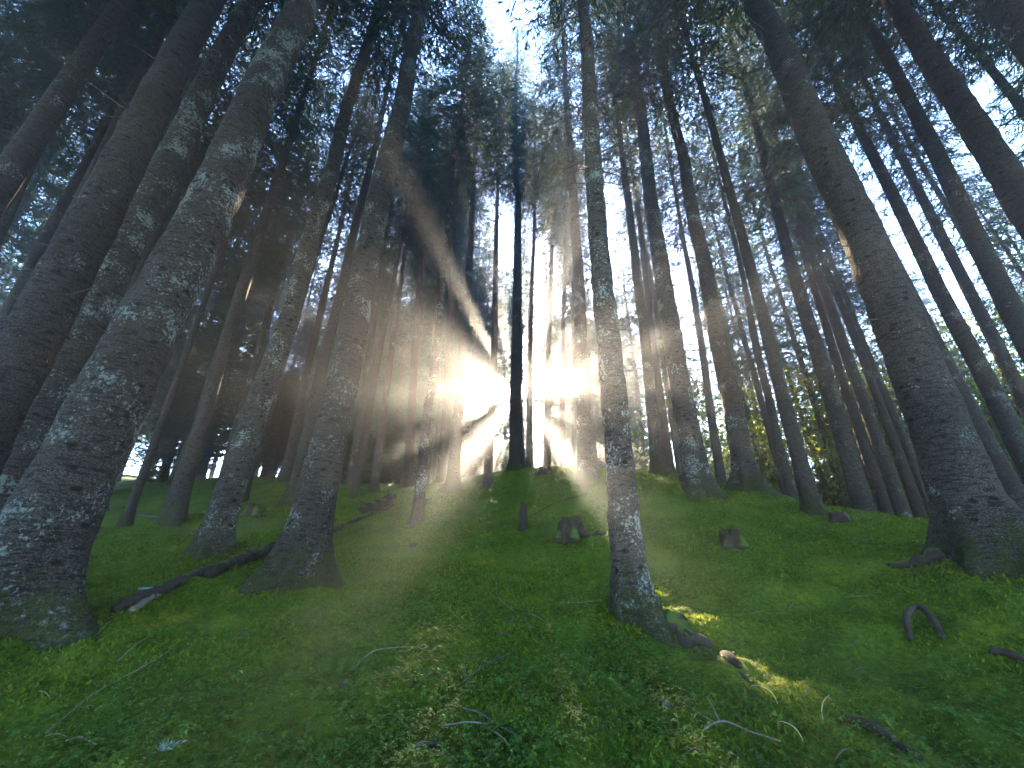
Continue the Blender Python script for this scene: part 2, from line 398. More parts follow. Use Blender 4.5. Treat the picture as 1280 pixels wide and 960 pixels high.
def spruce_crown(name, z0, Lmax, seed, H=TREE_H, dens=1.0, wide=1.0, dead=34, dead_lo=2.2, skip=.14, step=.36):
    rs = np.random.default_rng(seed)
    KP, KD, KL, KW = [], [], [], []
    TV, TQ, nv = [], [], 0
    z = z0
    while z < H - .3:
        t = (z - z0) / (H - z0)
        nb = rs.integers(4, 7)
        a0 = rs.uniform(0, 6.28)
        for b in range(nb):
            if rs.random() < skip: continue
            az = a0 + b * 6.283 / nb + rs.normal(0, .25)
            zb = z + rs.uniform(-.15, .15)
            Lb = (Lmax * min(1, (1 - t) * 1.25) ** .8 * rs.uniform(.6, 1.12) * (min(1, .55 + 2.2 * t)) + .2)
            pitch = -.38 + .85 * t + rs.normal(0, .1)
            out = np.array([math.cos(az), math.sin(az), 0]); side = np.array([-math.sin(az), math.cos(az), 0])
            s = np.linspace(0, 1, 5)
            curve = out * (Lb * s)[:, None] + np.array([0, 0, 1.0]) * (Lb * (math.tan(pitch) * s - .18 * s + .22 * s ** 2.5))[:, None] + side * (rs.normal(0, .05) * Lb * s ** 2)[:, None]
            curve = curve + np.array([0, 0, zb])
            v, q = tube_arrays(curve, .004 + .016 * (1 - s) * min(1.2, Lb), 3, nv)
            TV.append(v); TQ.append(q); nv += len(v)
            nt = max(3, int(Lb / .12 * dens))
            ss = np.sort(rs.uniform(.12, 1.0, nt))
            for j, sj in enumerate(ss):
                p = np.array([np.interp(sj, s, curve[:, k]) for k in range(3)])
                sg = 1 if j % 2 else -1
                ang = rs.uniform(.5, 1.1)
                d = out * math.cos(ang) + side * (sg * math.sin(ang)) + np.array([0, 0, rs.uniform(-.75, -.05)])
                if sj > .93: d = out + np.array([0, 0, rs.uniform(-.2, .3)])
                d /= np.linalg.norm(d)
                tl = (.22 + .42 * (1 - sj)) * rs.uniform(.6, 1.2) * min(1, .5 + Lb / 2.2)
                KP.append(p); KD.append(d); KL.append(tl); KW.append(.024)
                for m in range(8):
                    f = rs.uniform(.15, .85)
                    e = d + rs.normal(0, .55, 3) + np.array([0, 0, -.25]); e /= np.linalg.norm(e)
                    KP.append(p + d * tl * f); KD.append(e); KL.append(tl * rs.uniform(.35, .75)); KW.append(.019)
        z += step * rs.uniform(.7, 1.3)
    for i in range(dead):
        zb = rs.uniform(dead_lo, z0 + 1.5); az = rs.uniform(0, 6.283); Lb = rs.uniform(.3, 1.2) * (.4 + .6 * zb / z0)
        out = np.array([math.cos(az), math.sin(az), 0])
        s = np.linspace(0, 1, 4)
        curve = out * ((.1 + Lb) * s)[:, None] + np.array([0, 0, 1.0]) * (-.25 * Lb * s + rs.normal(0, .12) * s ** 2)[:, None] + np.array([0, 0, zb]) + rs.normal(0, .03, (4, 3)) * s[:, None]
        v, q = tube_arrays(curve, .013 * (1 - .8 * s), 3, nv)
        TV.append(v); TQ.append(q); nv += len(v)
    kv, kq = kites(np.array(KP), np.array(KD), np.array(KL), np.array(KW) * wide * rs.uniform(.8, 1.5, len(KP)), rs)
    V = np.concatenate([np.concatenate(TV), kv]); q1 = np.concatenate(TQ)
    return mesh_np(name, V, np.concatenate([q1, kq + nv]), mats=[M_NEEDLE, M_TWIG], mat_idx=np.concatenate([np.ones(len(q1)), np.zeros(len(kq))]))

def broad_crown(name, seed, n=7000, rad=(2.6, 2.6, 3.2), zc=5.2, leaf=.13):
    rs = np.random.default_rng(seed)
    nc = 46
    cc = rs.normal(size=(nc, 3)); cc /= np.linalg.norm(cc, axis=1)[:, None]
    cc = cc * (rs.uniform(.25, 1, nc) ** .5)[:, None] * np.array(rad) + np.array([0, 0, zc])
    TV, TQ, nv = [], [], 0
    for c in cc:
        s = np.linspace(0, 1, 4)
        st = np.array([0, 0, rs.uniform(1.0, zc)])
        curve = st + (c - st) * s[:, None] + np.array([0, 0, .4]) * (s * (1 - s))[:, None]
        v, q = tube_arrays(curve, .035 * (1 - .85 * s), 4, nv); TV.append(v); TQ.append(q); nv += len(v)
    k = rs.integers(0, nc, n)
    P = cc[k] + rs.normal(0, 1, (n, 3)) * rs.uniform(.3, .62, nc)[k][:, None] * np.array([1, 1, .6])
    D = rs.normal(size=(n, 3)); D /= np.linalg.norm(D, axis=1)[:, None]
    Ln = leaf * rs.uniform(.7, 1.4, n)
    kv, kq = kites(P, D, Ln, Ln * .65, rs)
    q1 = np.concatenate(TQ)
    return mesh_np(name, np.concatenate([np.concatenate(TV), kv]), np.concatenate([q1, kq + nv]), mats=[M_BROAD, M_TWIG], mat_idx=np.concatenate([np.ones(len(q1)), np.zeros(n)]))

TRUNKS = [trunk_mesh('spruce_trunk', .2, nseg=14, seed=k, lobes=4 + k % 3) for k in range(4)]
CROWNS = [spruce_crown('spruce_crown', z0, lm, 100 + i) for i, (z0, lm) in enumerate([(9.5, 1.9), (10.5, 2.1), (9.0, 1.8), (11.5, 2.0), (10.0, 2.2)])]
EDGE = [spruce_crown('edge_crown', z0, lm, 200 + i, dead=6, dead_lo=1.0) for i, (z0, lm) in enumerate([(3.0, 2.0), (4.5, 1.8)])]

DENSE = [spruce_crown('dense_crown', z0, lm, 400 + i, dens=1.2, wide=2.3, skip=.05, step=.30) for i, (z0, lm) in enumerate([(9.5, 1.7), (10.5, 1.9), (9.0, 1.6), (11.5, 1.8), (10.0, 2.0)])]
DENSE_EDGE = [spruce_crown('dense_edge_crown', z0, lm, 500 + i, dens=1.2, wide=2.3, skip=.04, step=.30, dead=6, dead_lo=1.0) for i, (z0, lm) in enumerate([(1.0, 2.0), (4.5, 1.8), (2.4, 1.9), (6.5, 2.0)])]
tree_pos = []
def lean_matrix(axis):
    a = Vector(axis).normalized()
    return Vector((0, 0, 1)).rotation_difference(a)

def place_tree(base, axis, diam, label, group=None, fine=False, seed=0, crown=0, H=26.0, edge=False, dense=False, crown_scale=1.0, crown_base=None, lichen_mat=None, cat='tree', flare=.55):
    base = np.asarray(base, float)
    q = lean_matrix(axis)
    root = empty('spruce_tree', base)
    root.rotation_mode = 'QUATERNION'; root.rotation_quaternion = q
    tag(root, label, cat, group)
    if fine:
        me = trunk_mesh('near_trunk', diam / 2, H=H, nseg=56, fine=True, seed=seed, mat=lichen_mat or M_BARK, lobes=4 + seed % 3, flare=flare * 1.7)
        t = obj('trunk', me, root)
    else:
        t = obj('trunk', TRUNKS[seed % 4], root)
        t.scale = (diam / .4, diam / .4, H / 26.0)
        t.rotation_euler.z = seed * 2.1
    cm = ((DENSE_EDGE if edge else DENSE) if dense else (EDGE if edge else CROWNS))
    c = obj('crown', cm[crown % len(cm)], root)
    c.scale = (crown_scale, crown_scale, H / 26.0)
    c.rotation_euler.z = seed * 1.37 + crown
    if crown_base is not None:
        z0_ = [9.5, 10.5, 9.0, 11.5, 10.0][crown % 5]
        k_ = (H - crown_base) / (26 - z0_)
        c.scale.z = k_; c.location.z = crown_base - z0_ * k_
    tree_pos.append((base[0], base[1]))
    return root

def axis_from(P, u, v):
    """lean sideways only: the direction from P whose line passes through pixel (u, v)"""
    s = np.array([P[1], -P[0], 0.0]); s /= np.linalg.norm(s)
    d = ray(u, v)
    A = np.stack([np.array([0, 0, 1.0]), s, -d], 1)
    h, hl, t = np.linalg.solve(A, CAM - P)
    ax = np.array([0, 0, 1.0]) + s * (hl / h)
    return ax / np.linalg.norm(ax), h

def stub(root, z, az, L, r=.008, droop=-.2, rt=.1, rise=0.0, seed=0):
    rs = np.random.default_rng(seed)
    out = np.array([math.cos(az), math.sin(az), 0])
    s = np.linspace(0, 1, 6)
    cv = out * (rt * .7 + L * s)[:, None] + np.array([0, 0, 1.0]) * (droop * L * s + rise * L * s ** 2)[:, None] + rs.normal(0, .015, (6, 3)) * s[:, None] + np.array([0, 0, z])
    v, q = tube_arrays(cv, r * (1 - .75 * s), 5)
    if L > .45:
        k = cv[3]; e = out + rs.normal(0, .6, 3); e /= np.linalg.norm(e)
        c2 = k + e * (L * .35 * np.linspace(0, 1, 4))[:, None]
        v2, q2 = tube_arrays(c2, r * .5 * (1 - .7 * np.linspace(0, 1, 4)), 4, len(v))
        v, q = np.concatenate([v, v2]), np.concatenate([q, q2])
    return obj('dead_branch', mesh_np('dead_branch', v, q, mats=[M_TWIG], smooth=True), root)

# --- trees read off the photograph
# ('g', base u, v) stands on visible ground; ('d', u, v, depth) is a point of the trunk whose foot is hidden or out of frame
# then an upper point of the axis, then either the width in pixels at that depth ('g') or the diameter in metres ('d'), fine?, label
NEARG = 'tall spruces on the mossy slope'
FARG = 'spruces beyond the crest of the slope'
CAT = [
 (('d', 20, 745, 2.75), (372, 0), .50, 1, 'thickest left trunk, huge lichen spotted spruce leaning right in the left foreground', NEARG),
 (('d', 5, 485, 3.6), (270, 0), .42, 1, 'thick dark spruce at the left edge, outermost of the three big left trunks', NEARG),
 (('d', 72, 480, 4.5), (315, 0), .42, 1, 'big spruce squeezed between the two thickest trunks at the left edge', NEARG),
 (('d', 196, 200, 6.5), (300, 40), .19, 0, 'slim dark trunk seen between two big left spruces', NEARG),
 (('g', 262, 697), (480, 0), 31, 1, 'medium spruce standing behind the fallen log, left of the lichen grey trunk', NEARG),
 (('g', 370, 738), (532, 0), 45, 1, 'large lichen grey spruce with flared mossy foot, left of the sunburst', NEARG),
 (('g', 215, 653), (405, 38), 18, 0, 'hazy spruce behind the fallen log with a dark bushy foot', NEARG),
 (('g', 155, 660), (236, 430), 9, 0, 'thin pale trunk rising from moss at the far left of the slope', NEARG),
 (('g', 366, 629), (482, 120), 16, 0, 'blurred grey spruce half hidden behind the large lichen grey trunk', NEARG),
 (('g', 300, 628), (352, 460), 11, 0, 'faint hazy spruce behind the medium trunk, beside a broken stump', NEARG),
 (('g', 442, 622), (512, 240), 10, 0, 'slim spruce in mist, left one of the close pair right of the lichen grey trunk', NEARG),
 (('g', 467, 614), (517, 240), 10, 0, 'slim spruce in mist, right one of the close pair right of the lichen grey trunk', NEARG),
 (('g', 520, 655), (592, 0), 13, 1, 'slender straight spruce alone on the moss, left of the sunburst', NEARG),
 (('g', 566, 611), (605, 50), 14, 0, 'spruce with spreading foot crossed by bright rays left of the sun', NEARG),
 (('g', 609, 612), (621, 300), 11, 0, 'slim spruce silhouetted against the glare just left of the sun', NEARG),
 (('g', 645, 588), (647, 0), 16, 0, 'upright spruce in front of the sun, its trunk hiding the disc', NEARG),
 (('d', 662, 570, 14.5), (668, 200), .27, 0, 'thin spruce touching the right side of the sun glare', NEARG),
 (('d', 684, 575, 15.0), (690, 250), .29, 0, 'spruce behind the little crest stump, right of the glare', NEARG),
 (('d', 704, 575, 16.0), (706, 250), .26, 0, 'slim spruce on the crest between the glare and a thicker trunk', NEARG),
 (('d', 717, 570, 18.0), (716, 250), .22, 0, 'thinnest crest spruce hugging a thicker hazy trunk on its right', NEARG),
 (('g', 734, 601), (703, 0), 20, 0, 'thick hazy spruce on the crest, left of the near lichen spotted trunk', NEARG),
 (('g', 793, 778), (727, 0), 38, 1, 'nearest middle spruce, lichen spotted with short broken side branches', NEARG),
 (('g', 824, 592), (783, 240), 15, 0, 'left spruce of the crest pair right of the near lichen spotted trunk', NEARG),
 (('d', 836, 570, 13.2), (793, 240), .30, 0, 'right, slimmer spruce of the crest pair beyond the near lichen spotted trunk', NEARG),
 (('g', 875, 619), (776, 0), 27, 1, 'sturdy spruce with mossy flared roots standing below the crest', NEARG),
 (('d', 896, 560, 13.0), (845, 240), .30, 0, 'thin spruce between the two sturdy crest trunks, foot behind the ridge', NEARG),
 (('g', 936, 615), (826, 62), 24, 1, 'dark sturdy spruce right on the ridge line, curving up to the left', NEARG),
 (('g', 1016, 638), (880, 120), 17, 0, 'dark spruce with bare foot on the descending ridge, alone before pale haze', NEARG),
 (('d', 982, 580, 12.5), (935, 380), .30, 0, 'pale hazy spruce close behind the dark ridge trunk', NEARG),
 (('d', 1074, 615, 10.0), (975, 270), .43, 0, 'thickest of the row of leaning ridge trunks left of the big right spruce', NEARG),
 (('d', 1104, 620, 12.5), (990, 277), .34, 0, 'leaning ridge trunk just right of the thickest one in its row', NEARG),
 (('d', 1120, 622, 11.5), (1002, 277), .38, 0, 'middle leaning trunk of the row with bright yellow leaves behind', NEARG),
 (('d', 1140, 620, 12.5), (1012, 277), .32, 0, 'leaning ridge trunk second nearest to the big right spruce in its row', NEARG),
 (('d', 1160, 630, 12.5), (1050, 350), .30, 0, 'last leaning trunk of the row, touching the big right spruce', NEARG),
 (('d', 1225, 660, 3.75), (945, 0), .47, 1, 'massive dark spruce leaning left in the right foreground, one root reaching out', NEARG),
 (('d', 1195, 480, 8.5), (992, 87), .38, 0, 'hazy grey spruce close behind the massive right trunk', NEARG),
 (('d', 1235, 480, 8.8), (1005, 20), .37, 0, 'leaning spruce right of the massive trunk before sunlit foliage', NEARG),
 (('d', 1192, 240, 8.0), (1067, 0), .34, 0, 'tall leaning spruce at right whose trunk leaves the picture at mid height', NEARG),
 (('d', 1210, 360, 10.5), (1100, 140), .31, 0, 'slimmer leaning spruce between two thicker ones near the right edge', NEARG),
 (('d', 1270, 225, 5.8), (1115, 0), .40, 1, 'thick spruce crossing the upper right corner area, rough dark bark', NEARG),
 (('d', 1270, 130, 9.5), (1170, 8), .26, 0, 'slim dark trunk against bright sky high at the upper right', NEARG),
 (('d', 1268, 12, 5.5), (1235, -30), .40, 0, 'dark trunk cutting only the extreme upper right corner', NEARG),
 (('d', 75, 125, 6.0), (160, 0), .34, 0, 'dark leaning trunk under foliage in the upper left corner', NEARG),
 (('d', 120, 210, 8.0), (190, 70), .26, 0, 'slim shadowed trunk left of the three big left spruces', NEARG),
 (('d', 20, 372, 9.0), (75, 262), .24, 0, 'thin trunk at the left edge with sunlit orange bark streak', NEARG),
 (('d', 8, 452, 10.5), (52, 372), .24, 0, 'lowest thin sunlit trunk at the left edge beside the dark thick one', NEARG),
 (('d', 2, 290, 8.0), (30, 225), .24, 0, 'thin orange streaked trunk highest on the left picture edge', NEARG),
 (('d', 522, 400, 17.0), (533, 220), .34, 0, 'dark misty trunk between slim left pair and slender lone spruce', NEARG),
 (('d', 552, 560, 15.5), (566, 300), .22, 0, 'thinnest misty trunk just left of the ray crossed spruce', NEARG),
]
named = {}
for i, (a, up, w, fine, label, grp) in enumerate(CAT):
    if a[0] == 'g':
        P = hit(a[1], a[2])
        ax, h = axis_from(P, *up)
        depth = (P - CAM) @ np.array([0, cp, sp])
        diam = w * (depth + .15) / F_PX / .97
        base = P
    else:
        Q = pt(a[1], a[2], a[3])
        ax, h = axis_from(Q, *up)
        t = np.linspace(0, 22, 600)
        L = Q - ax * t[:, None]
        g = L[:, 2] - ground(L[:, 0], L[:, 1])
        k = np.argmax(g < 0) if (g < 0).any() else 599
        base = L[k]
        diam = w
    base = base.copy(); base[2] = float(ground(base[0], base[1])) - .02
    H = 25 + 3 * random.random() if diam > .3 else 20 + 4 * random.random()
    root = place_tree(base, ax, diam, label, grp, bool(fine), seed=i, crown=i, H=H, crown_base=min(H * .6, random.uniform(10, 13.5)), lichen_mat=M_BARK_LICHEN if i in (5, 21, 4) else (M_BARK_DARK if i in (34, 39, 26, 1) else M_BARK))
    named[i] = (root, base, ax, diam)
    # print('tree', i, 'base', np.round(base, 2), 'diam %.2f' % diam, 'lean', np.round(ax[:2], 2))

# ------------------------------------------------------------------ swelling of the ground round feet and buried wood
for i in (0, 5, 21, 24, 26, 34, 4, 12):
    b, d = named[i][1], named[i][3]
    MOUNDS.append((b[0], b[1], d * 1.6, .05))
m1 = hit(402, 765); MOUNDS.append((m1[0], m1[1], .22, .13))
m2 = hit(735, 672); MOUNDS.append((m2[0], m2[1], .35, .10))
m3 = hit(900, 800); MOUNDS.append((m3[0], m3[1], .28, .10))
m4 = hit(640, 590); MOUNDS.append((m4[0] , m4[1], 1.0, .10))

# ------------------------------------------------------------------ filler forest
def ok_spot(x, y, dmin):
    return all((x - a) ** 2 + (y - b) ** 2 > dmin ** 2 for a, b in tree_pos)

FILL = {
 'left': ('hazy spruce of the dim left wood, standing beyond the row that meets the moss', 'dim spruces deep in the left wood'),
 'mid': ('thin spruce in the bright mist beyond the crest of the mossy slope', 'spruces in the bright mist beyond the crest'),
 'right': ('spruce beyond the ridge at right, among the pale sky gaps', 'spruces beyond the right ridge'),
 'edge': ('low branched spruce at the sunlit forest edge beyond the ridge', 'low branched spruces of the forest edge'),
}
frs = np.random.default_rng(5)
def fill(n, az0, az1, d0, d1, key, dmin, edge=False, sun_gap=0, hmin=21, hmax=27):
    made = 0
    for _ in range(6000):
        if made >= n: break
        az = R(frs.uniform(az0, az1)); d = math.sqrt(frs.uniform(d0 ** 2, d1 ** 2))
        if sun_gap and abs(math.degrees(az)) < sun_gap: continue
        x, y = d * math.sin(az), d * math.cos(az)
        if not ok_spot(x, y, dmin): continue
        made += 1
        z = float(ground(x, y)) - .03
        ax = np.array([frs.normal(0, .012), frs.normal(0, .012), 1])
        place_tree((x, y, z), ax, frs.uniform(.22, .40), *FILL[key], seed=int(frs.integers(0, 1000)), crown=int(frs.integers(0, 50)), H=frs.uniform(hmin, hmax), edge=edge, crown_scale=frs.uniform(.9, 1.15))

fill(22, -72, -22, 13, 30, 'left', 1.7)
fill(8, -22, -4, 17, 24, 'mid', 1.7)
fill(6, 3, 24, 17, 24, 'mid', 1.8)
fill(12, 24, 62, 13.5, 28, 'right', 1.9)
fill(12, 62, 85, 9, 22, 'right', 2.2)
fill(8, -88, -72, 7, 18, 'left', 2.2)
# trees added to block the sun, crowns ending just under it save one window
SUNT = [(-17, 25), (-14, 30), (-11.5, 24.5), (-9, 28), (-7, 32), (-4.2, 26), (-1.2, 30), (1.6, 25), (6, 26.5), (8, 32), (10, 25), (12.5, 29), (15.5, 26), (-2.8, 36), (5, 37), (18, 30), (-20, 30)]
for k_, (az_, d_) in enumerate(SUNT):
    x_, y_ = d_ * math.sin(R(az_)), d_ * math.cos(R(az_))
    g_ = float(ground(x_, y_)) - .03
    base_ = CAM_Z + .386 * y_ - g_ + (1.3 if abs(az_) < 4.6 else -3.0) + frs.uniform(-.4, .4)
    c_ = k_ % 5
    H_ = max(base_ + 10, frs.uniform(23, 28))
    place_tree((x_, y_, g_), (0, 0, 1), .30, 'high crowned spruce added before the sun to block its light, far beyond the crest', 'spruces added in the glare to block the sun', seed=int(az_ * 7 + 200), crown=c_, H=H_, dense=True, crown_base=base_)
for k_, (az_, d_) in enumerate([(-9.6, 30), (-7.2, 28), (-4.9, 31), (-2.7, 28.5), (-.9, 32), (1.2, 29), (3.1, 32), (5.2, 28), (7.4, 31), (9.4, 29), (-11.6, 28), (11.5, 31), (-6, 34.5), (-2.2, 35.5), (2.1, 35), (-.2, 27), (-2.6, 26)]):  # low spruces added below the sun line to keep sunlight off the foreground
    x_, y_ = d_ * math.sin(R(az_)), d_ * math.cos(R(az_))
    g_ = float(ground(x_, y_)) - .03
    H_ = CAM_Z + .386 * y_ - g_ + .9 + frs.uniform(-.6, .6)
    place_tree((x_, y_, g_), (0, 0, 1), .14, 'young spruce added under the sun to shade the foreground, far beyond the crest', 'young spruces added to shade the foreground', seed=k_, crown=k_, H=H_, edge=True, dense=True, crown_scale=.82)
def ring(n, a0, a1, d0, d1, label, group, dmin, h0, h1, cs, dn):
    made = 0
    for _ in range(8000):
        if made >= n: break
        az = R(frs.uniform(a0, a1)); d = math.sqrt(frs.uniform(d0 ** 2, d1 ** 2))
        if abs(math.degrees(az)) < 5.2: continue
        x, y = d * math.sin(az), d * math.cos(az)
        if not ok_spot(x, y, dmin): continue
        made += 1
        place_tree((x, y, float(ground(x, y)) - .03), (0, 0, 1), frs.uniform(.2, .3), label, group, seed=int(frs.integers(0, 999)), crown=int(frs.integers(0, 9)), H=frs.uniform(h0, h1), edge=True, dense=dn, crown_scale=frs.uniform(*cs))
ring(20, -58, -22, 20, 36, 'low branched dark spruce closing the view deep behind the left wood', 'low branched spruces behind the left wood', 1.7, 13, 20, (1.1, 1.5), False)
ring(30, -24, 20, 24, 38, 'low branched misty spruce closing the view beyond the crest', 'low branched spruces beyond the crest', 1.5, 14, 21, (1.3, 1.8), True)
ring(13, 20, 66, 17, 34, 'spruce with sparse low boughs beyond the ridge, layered against the pale sky at right', 'sparse spruces beyond the right ridge', 1.7, 14, 21, (1.1, 1.5), False)
ring(9, -52, -15, 19, 27, 'small young spruce on the dim left rise behind the tall trunks', 'young spruces on the left rise', 1.4, 3.5, 7, (.55, .85), True)
# unseen spruces added behind the viewer to darken the foreground
for k_ in range(600):
    az_, d_ = frs.uniform(R(92), R(268)), math.sqrt(frs.uniform(3.0 ** 2, 17 ** 2))
    x_, y_ = d_ * math.sin(az_), d_ * math.cos(az_)
    if k_ < 230 and ok_spot(x_, y_, 2.4):
        place_tree((x_, y_, float(ground(x_, y_)) - .03), (0, 0, 1), frs.uniform(.28, .42), 'unseen spruce added behind the viewer to shade the foreground', 'unseen shading spruces behind the viewer', seed=k_, crown=k_, H=frs.uniform(23, 27))
fill(20, -66, -24, 15, 30, 'left', 1.3)
fill(14, 14, 66, 27, 40, 'edge', 2.6, edge=True, hmin=15, hmax=22)
fill(10, -60, -20, 33, 46, 'left', 2.6, edge=True, hmin=17, hmax=23)

# holes in the foliage: where light gets through between the boughs, along the way of the sunlight
sd = ray(646, 496); sd /= np.linalg.norm(sd)
HOLES = [(pt(u, v, 25.0), r) for u, v, r in [(605, 492, .34), (631, 492, .46), (656, 490, .46), (678, 488, .42), (613, 436, .36), (630, 424, .32), (669, 436, .48), (692, 448, .55), (566, 490, .45), (545, 468, .36),
         (718, 488, .38), (742, 500, .36), (712, 470, .4), (580, 452, .34), (737, 460, .5), (648, 400, .3), (760, 490, .4), (500, 492, .55), (462, 500, .5), (430, 470, .5), (396, 492, .5), (528, 500, .4), (350, 480, .4), (505, 440, .36), (790, 470, .36)]]
# just under the sun: this light comes down behind the viewer; lower still: this light grazes the slope
HOLES += [(pt(u, 506, 25.0), r) for u, r in [(545, .36), (588, .36), (700, .36), (480, .34)]]
HOLES += [(pt(u, 510, 25.0), r) for u, r in [(610, .28), (633, .3), (657, .3), (680, .28)]]
HOLES += [(pt(u, 560, 25.0), r) for u, r in [(455, .55), (505, .6), (545, .5), (588, .65), (622, .55), (645, .5), (670, .6), (704, .65), (745, .55), (785, .5)]]
HOLES += [(hit(u, v), r) for u, v, r in [(856, 750, .5), (870, 764, .34), (742, 668, .16), (690, 603, .2), (498, 600, .2), (566, 618, .16), (1090, 812, .12), (905, 645, .2), (330, 655, .18)] if hit(u, v) is not None]
bpy.context.view_layer.update()
def cut_holes():
    for o in [x for x in C.objects if x.name.startswith('crown')]:
        mw = np.array(o.matrix_world)
        c0 = mw[:3, 3]
        if not (5 < c0[1] < 46 and abs(c0[0]) < 14): continue
        ax_ = mw[:3, 2] * 26
        cr = np.cross(ax_, sd); cr = cr / (np.linalg.norm(cr) + 1e-9)
        reach = 2.1 * np.linalg.norm(mw[:3, 0]) + .3
        zt = c0[2] + np.linalg.norm(mw[:3, 2]) * 26
        mine = []
        for h, r in HOLES:
            zc_ = h[2] + (c0[1] - h[1]) / sd[1] * sd[2]
            if abs((c0 - h) @ cr) < reach + r and c0[2] - 1 < zc_ < zt + 2 and c0[1] > h[1] - 4: mine.append((h, r))
        if not mine: continue
        me = o.data
        nvt = len(me.vertices)
        co = np.empty(nvt * 3, np.float32); me.vertices.foreach_get('co', co); co = co.reshape(-1, 3)
        npl = len(me.polygons)
        mi = np.empty(npl, np.int32); me.polygons.foreach_get('material_index', mi)
        q = np.empty(npl * 4, np.int32); me.loops.foreach_get('vertex_index', q); q = q.reshape(-1, 4)
        cen = co[q].mean(1) @ mw[:3, :3].T + mw[:3, 3]
        bad = np.zeros(npl, bool)
        wob = 1 + .5 * vnoise(cen[:, 0] * 1.5, cen[:, 2] * 1.5, cen[:, 1] * .4)
        for h, r in mine:
            d = cen - h
            t = d @ sd
            d = d - t[:, None] * sd
            bad |= (np.einsum('ij,ij->i', d, d) < r * r * wob) & (t > -1)
        if bad.sum() < 25: continue
        o.data = mesh_np('opened_crown', co, q[~bad], mats=[M_NEEDLE, M_TWIG], mat_idx=mi[~bad])
cut_holes()

# broad leaved trees in the sun beyond the ridge
BROADS = [broad_crown('leaf_crown', 300 + i, rad=r, zc=z) for i, (r, z) in enumerate([((2.6, 2.6, 3.0), 4.6), ((2.1, 2.1, 2.6), 3.8), ((3.0, 3.0, 3.6), 5.4)])]
BT = trunk_mesh('leaf_trunk', .12, H=7.5, nseg=10, seed=3)
def broad(u, v, depth, k, label, group):
    Q = pt(u, v, depth)
    z = float(ground(Q[0], Q[1]))
    r = empty('leafy_tree', (Q[0], Q[1], z - .02)); tag(r, label, 'tree', group)
    obj('trunk', BT, r)
    c = obj('crown', BROADS[k % 3], r)
    top = Q[2] - z
    f = max(.7, min(1.7, top / BROADS_Z[k % 3]))
    c.scale = (1.1, 1.1, f); c.rotation_euler.z = k * 1.9
    r.children[0].scale = (1, 1, f)
BROADS_Z = [4.6, 3.8, 5.4]
BL = 'sunlit yellow green leafy tree showing between the ridge trunks at right'
BG = 'sunlit leafy trees beyond the right ridge'
for k, (u, v, d) in enumerate([(870, 560, 19), (930, 540, 23), (985, 560, 18), (1020, 520, 24), (1065, 560, 17), (1110, 540, 20), (1150, 560, 18), (1190, 520, 22), (1235, 520, 17), (1270, 480, 22), (1300, 540, 15), (1060, 590, 27), (1150, 600, 26), (960, 590, 27), (1010, 600, 21), (1090, 610, 22), (1130, 590, 24), (1185, 600, 19), (1230, 590, 20), (900, 585, 26), (1275, 580, 19), (1210, 450, 28), (1040, 480, 30)]):
    broad(u, v, d, k, BL, BG)
BL2 = 'sunlit leafy tree glimpsed between thin trunks far behind the left wood'
for k, (u, v, d) in enumerate([(180, 470, 33), (235, 455, 36), (290, 470, 34), (350, 480, 36), (410, 490, 38)]):
    broad(u, v, d, k + 1, BL2, 'sunlit leafy trees behind the left wood')

# ------------------------------------------------------------------ ground sheet
def make_ground():
    rr = np.concatenate([[.06, .15], np.geomspace(.3, 8, 330), np.geomspace(8.08, 90, 190)])
    th = np.concatenate([np.radians(np.arange(-66, 66, .42)), np.radians(np.arange(66, 294, 3.0))])
    n = len(th)
    Rg, T = np.meshgrid(rr, th, indexing='ij')
    X, Y = Rg * np.sin(T), Rg * np.cos(T)
    Z = ground(X, Y)
    V = np.stack([X, Y, Z], -1).reshape(-1, 3)
    i = np.arange(len(rr) - 1)[:, None] * n; k = np.arange(n)[None]
    Q = np.stack([i + k, i + n + k, i + n + (k + 1) % n, i + (k + 1) % n], -1).reshape(-1, 4)[:, ::-1]
    return mesh_np('ground', V, Q, mats=[M_GROUND], smooth=True)
tag(obj('ground', make_ground()), kind='structure')

# ------------------------------------------------------------------ living ground cover
grs = np.random.default_rng(77)
def scatter(n, r0, r1, az=62):
    r = grs.uniform(r0, r1, n); a = np.radians(grs.uniform(-az, az, n))
    x, y = r * np.sin(a), r * np.cos(a)
    keep = np.ones(n, bool)
    for (i, f) in ((0, .36), (5, .30), (21, .20), (34, .36), (24, .32), (4, .26)):
        b = named[i][1]
        keep &= (x - b[0]) ** 2 + (y - b[1]) ** 2 > f * f
    return x[keep], y[keep]

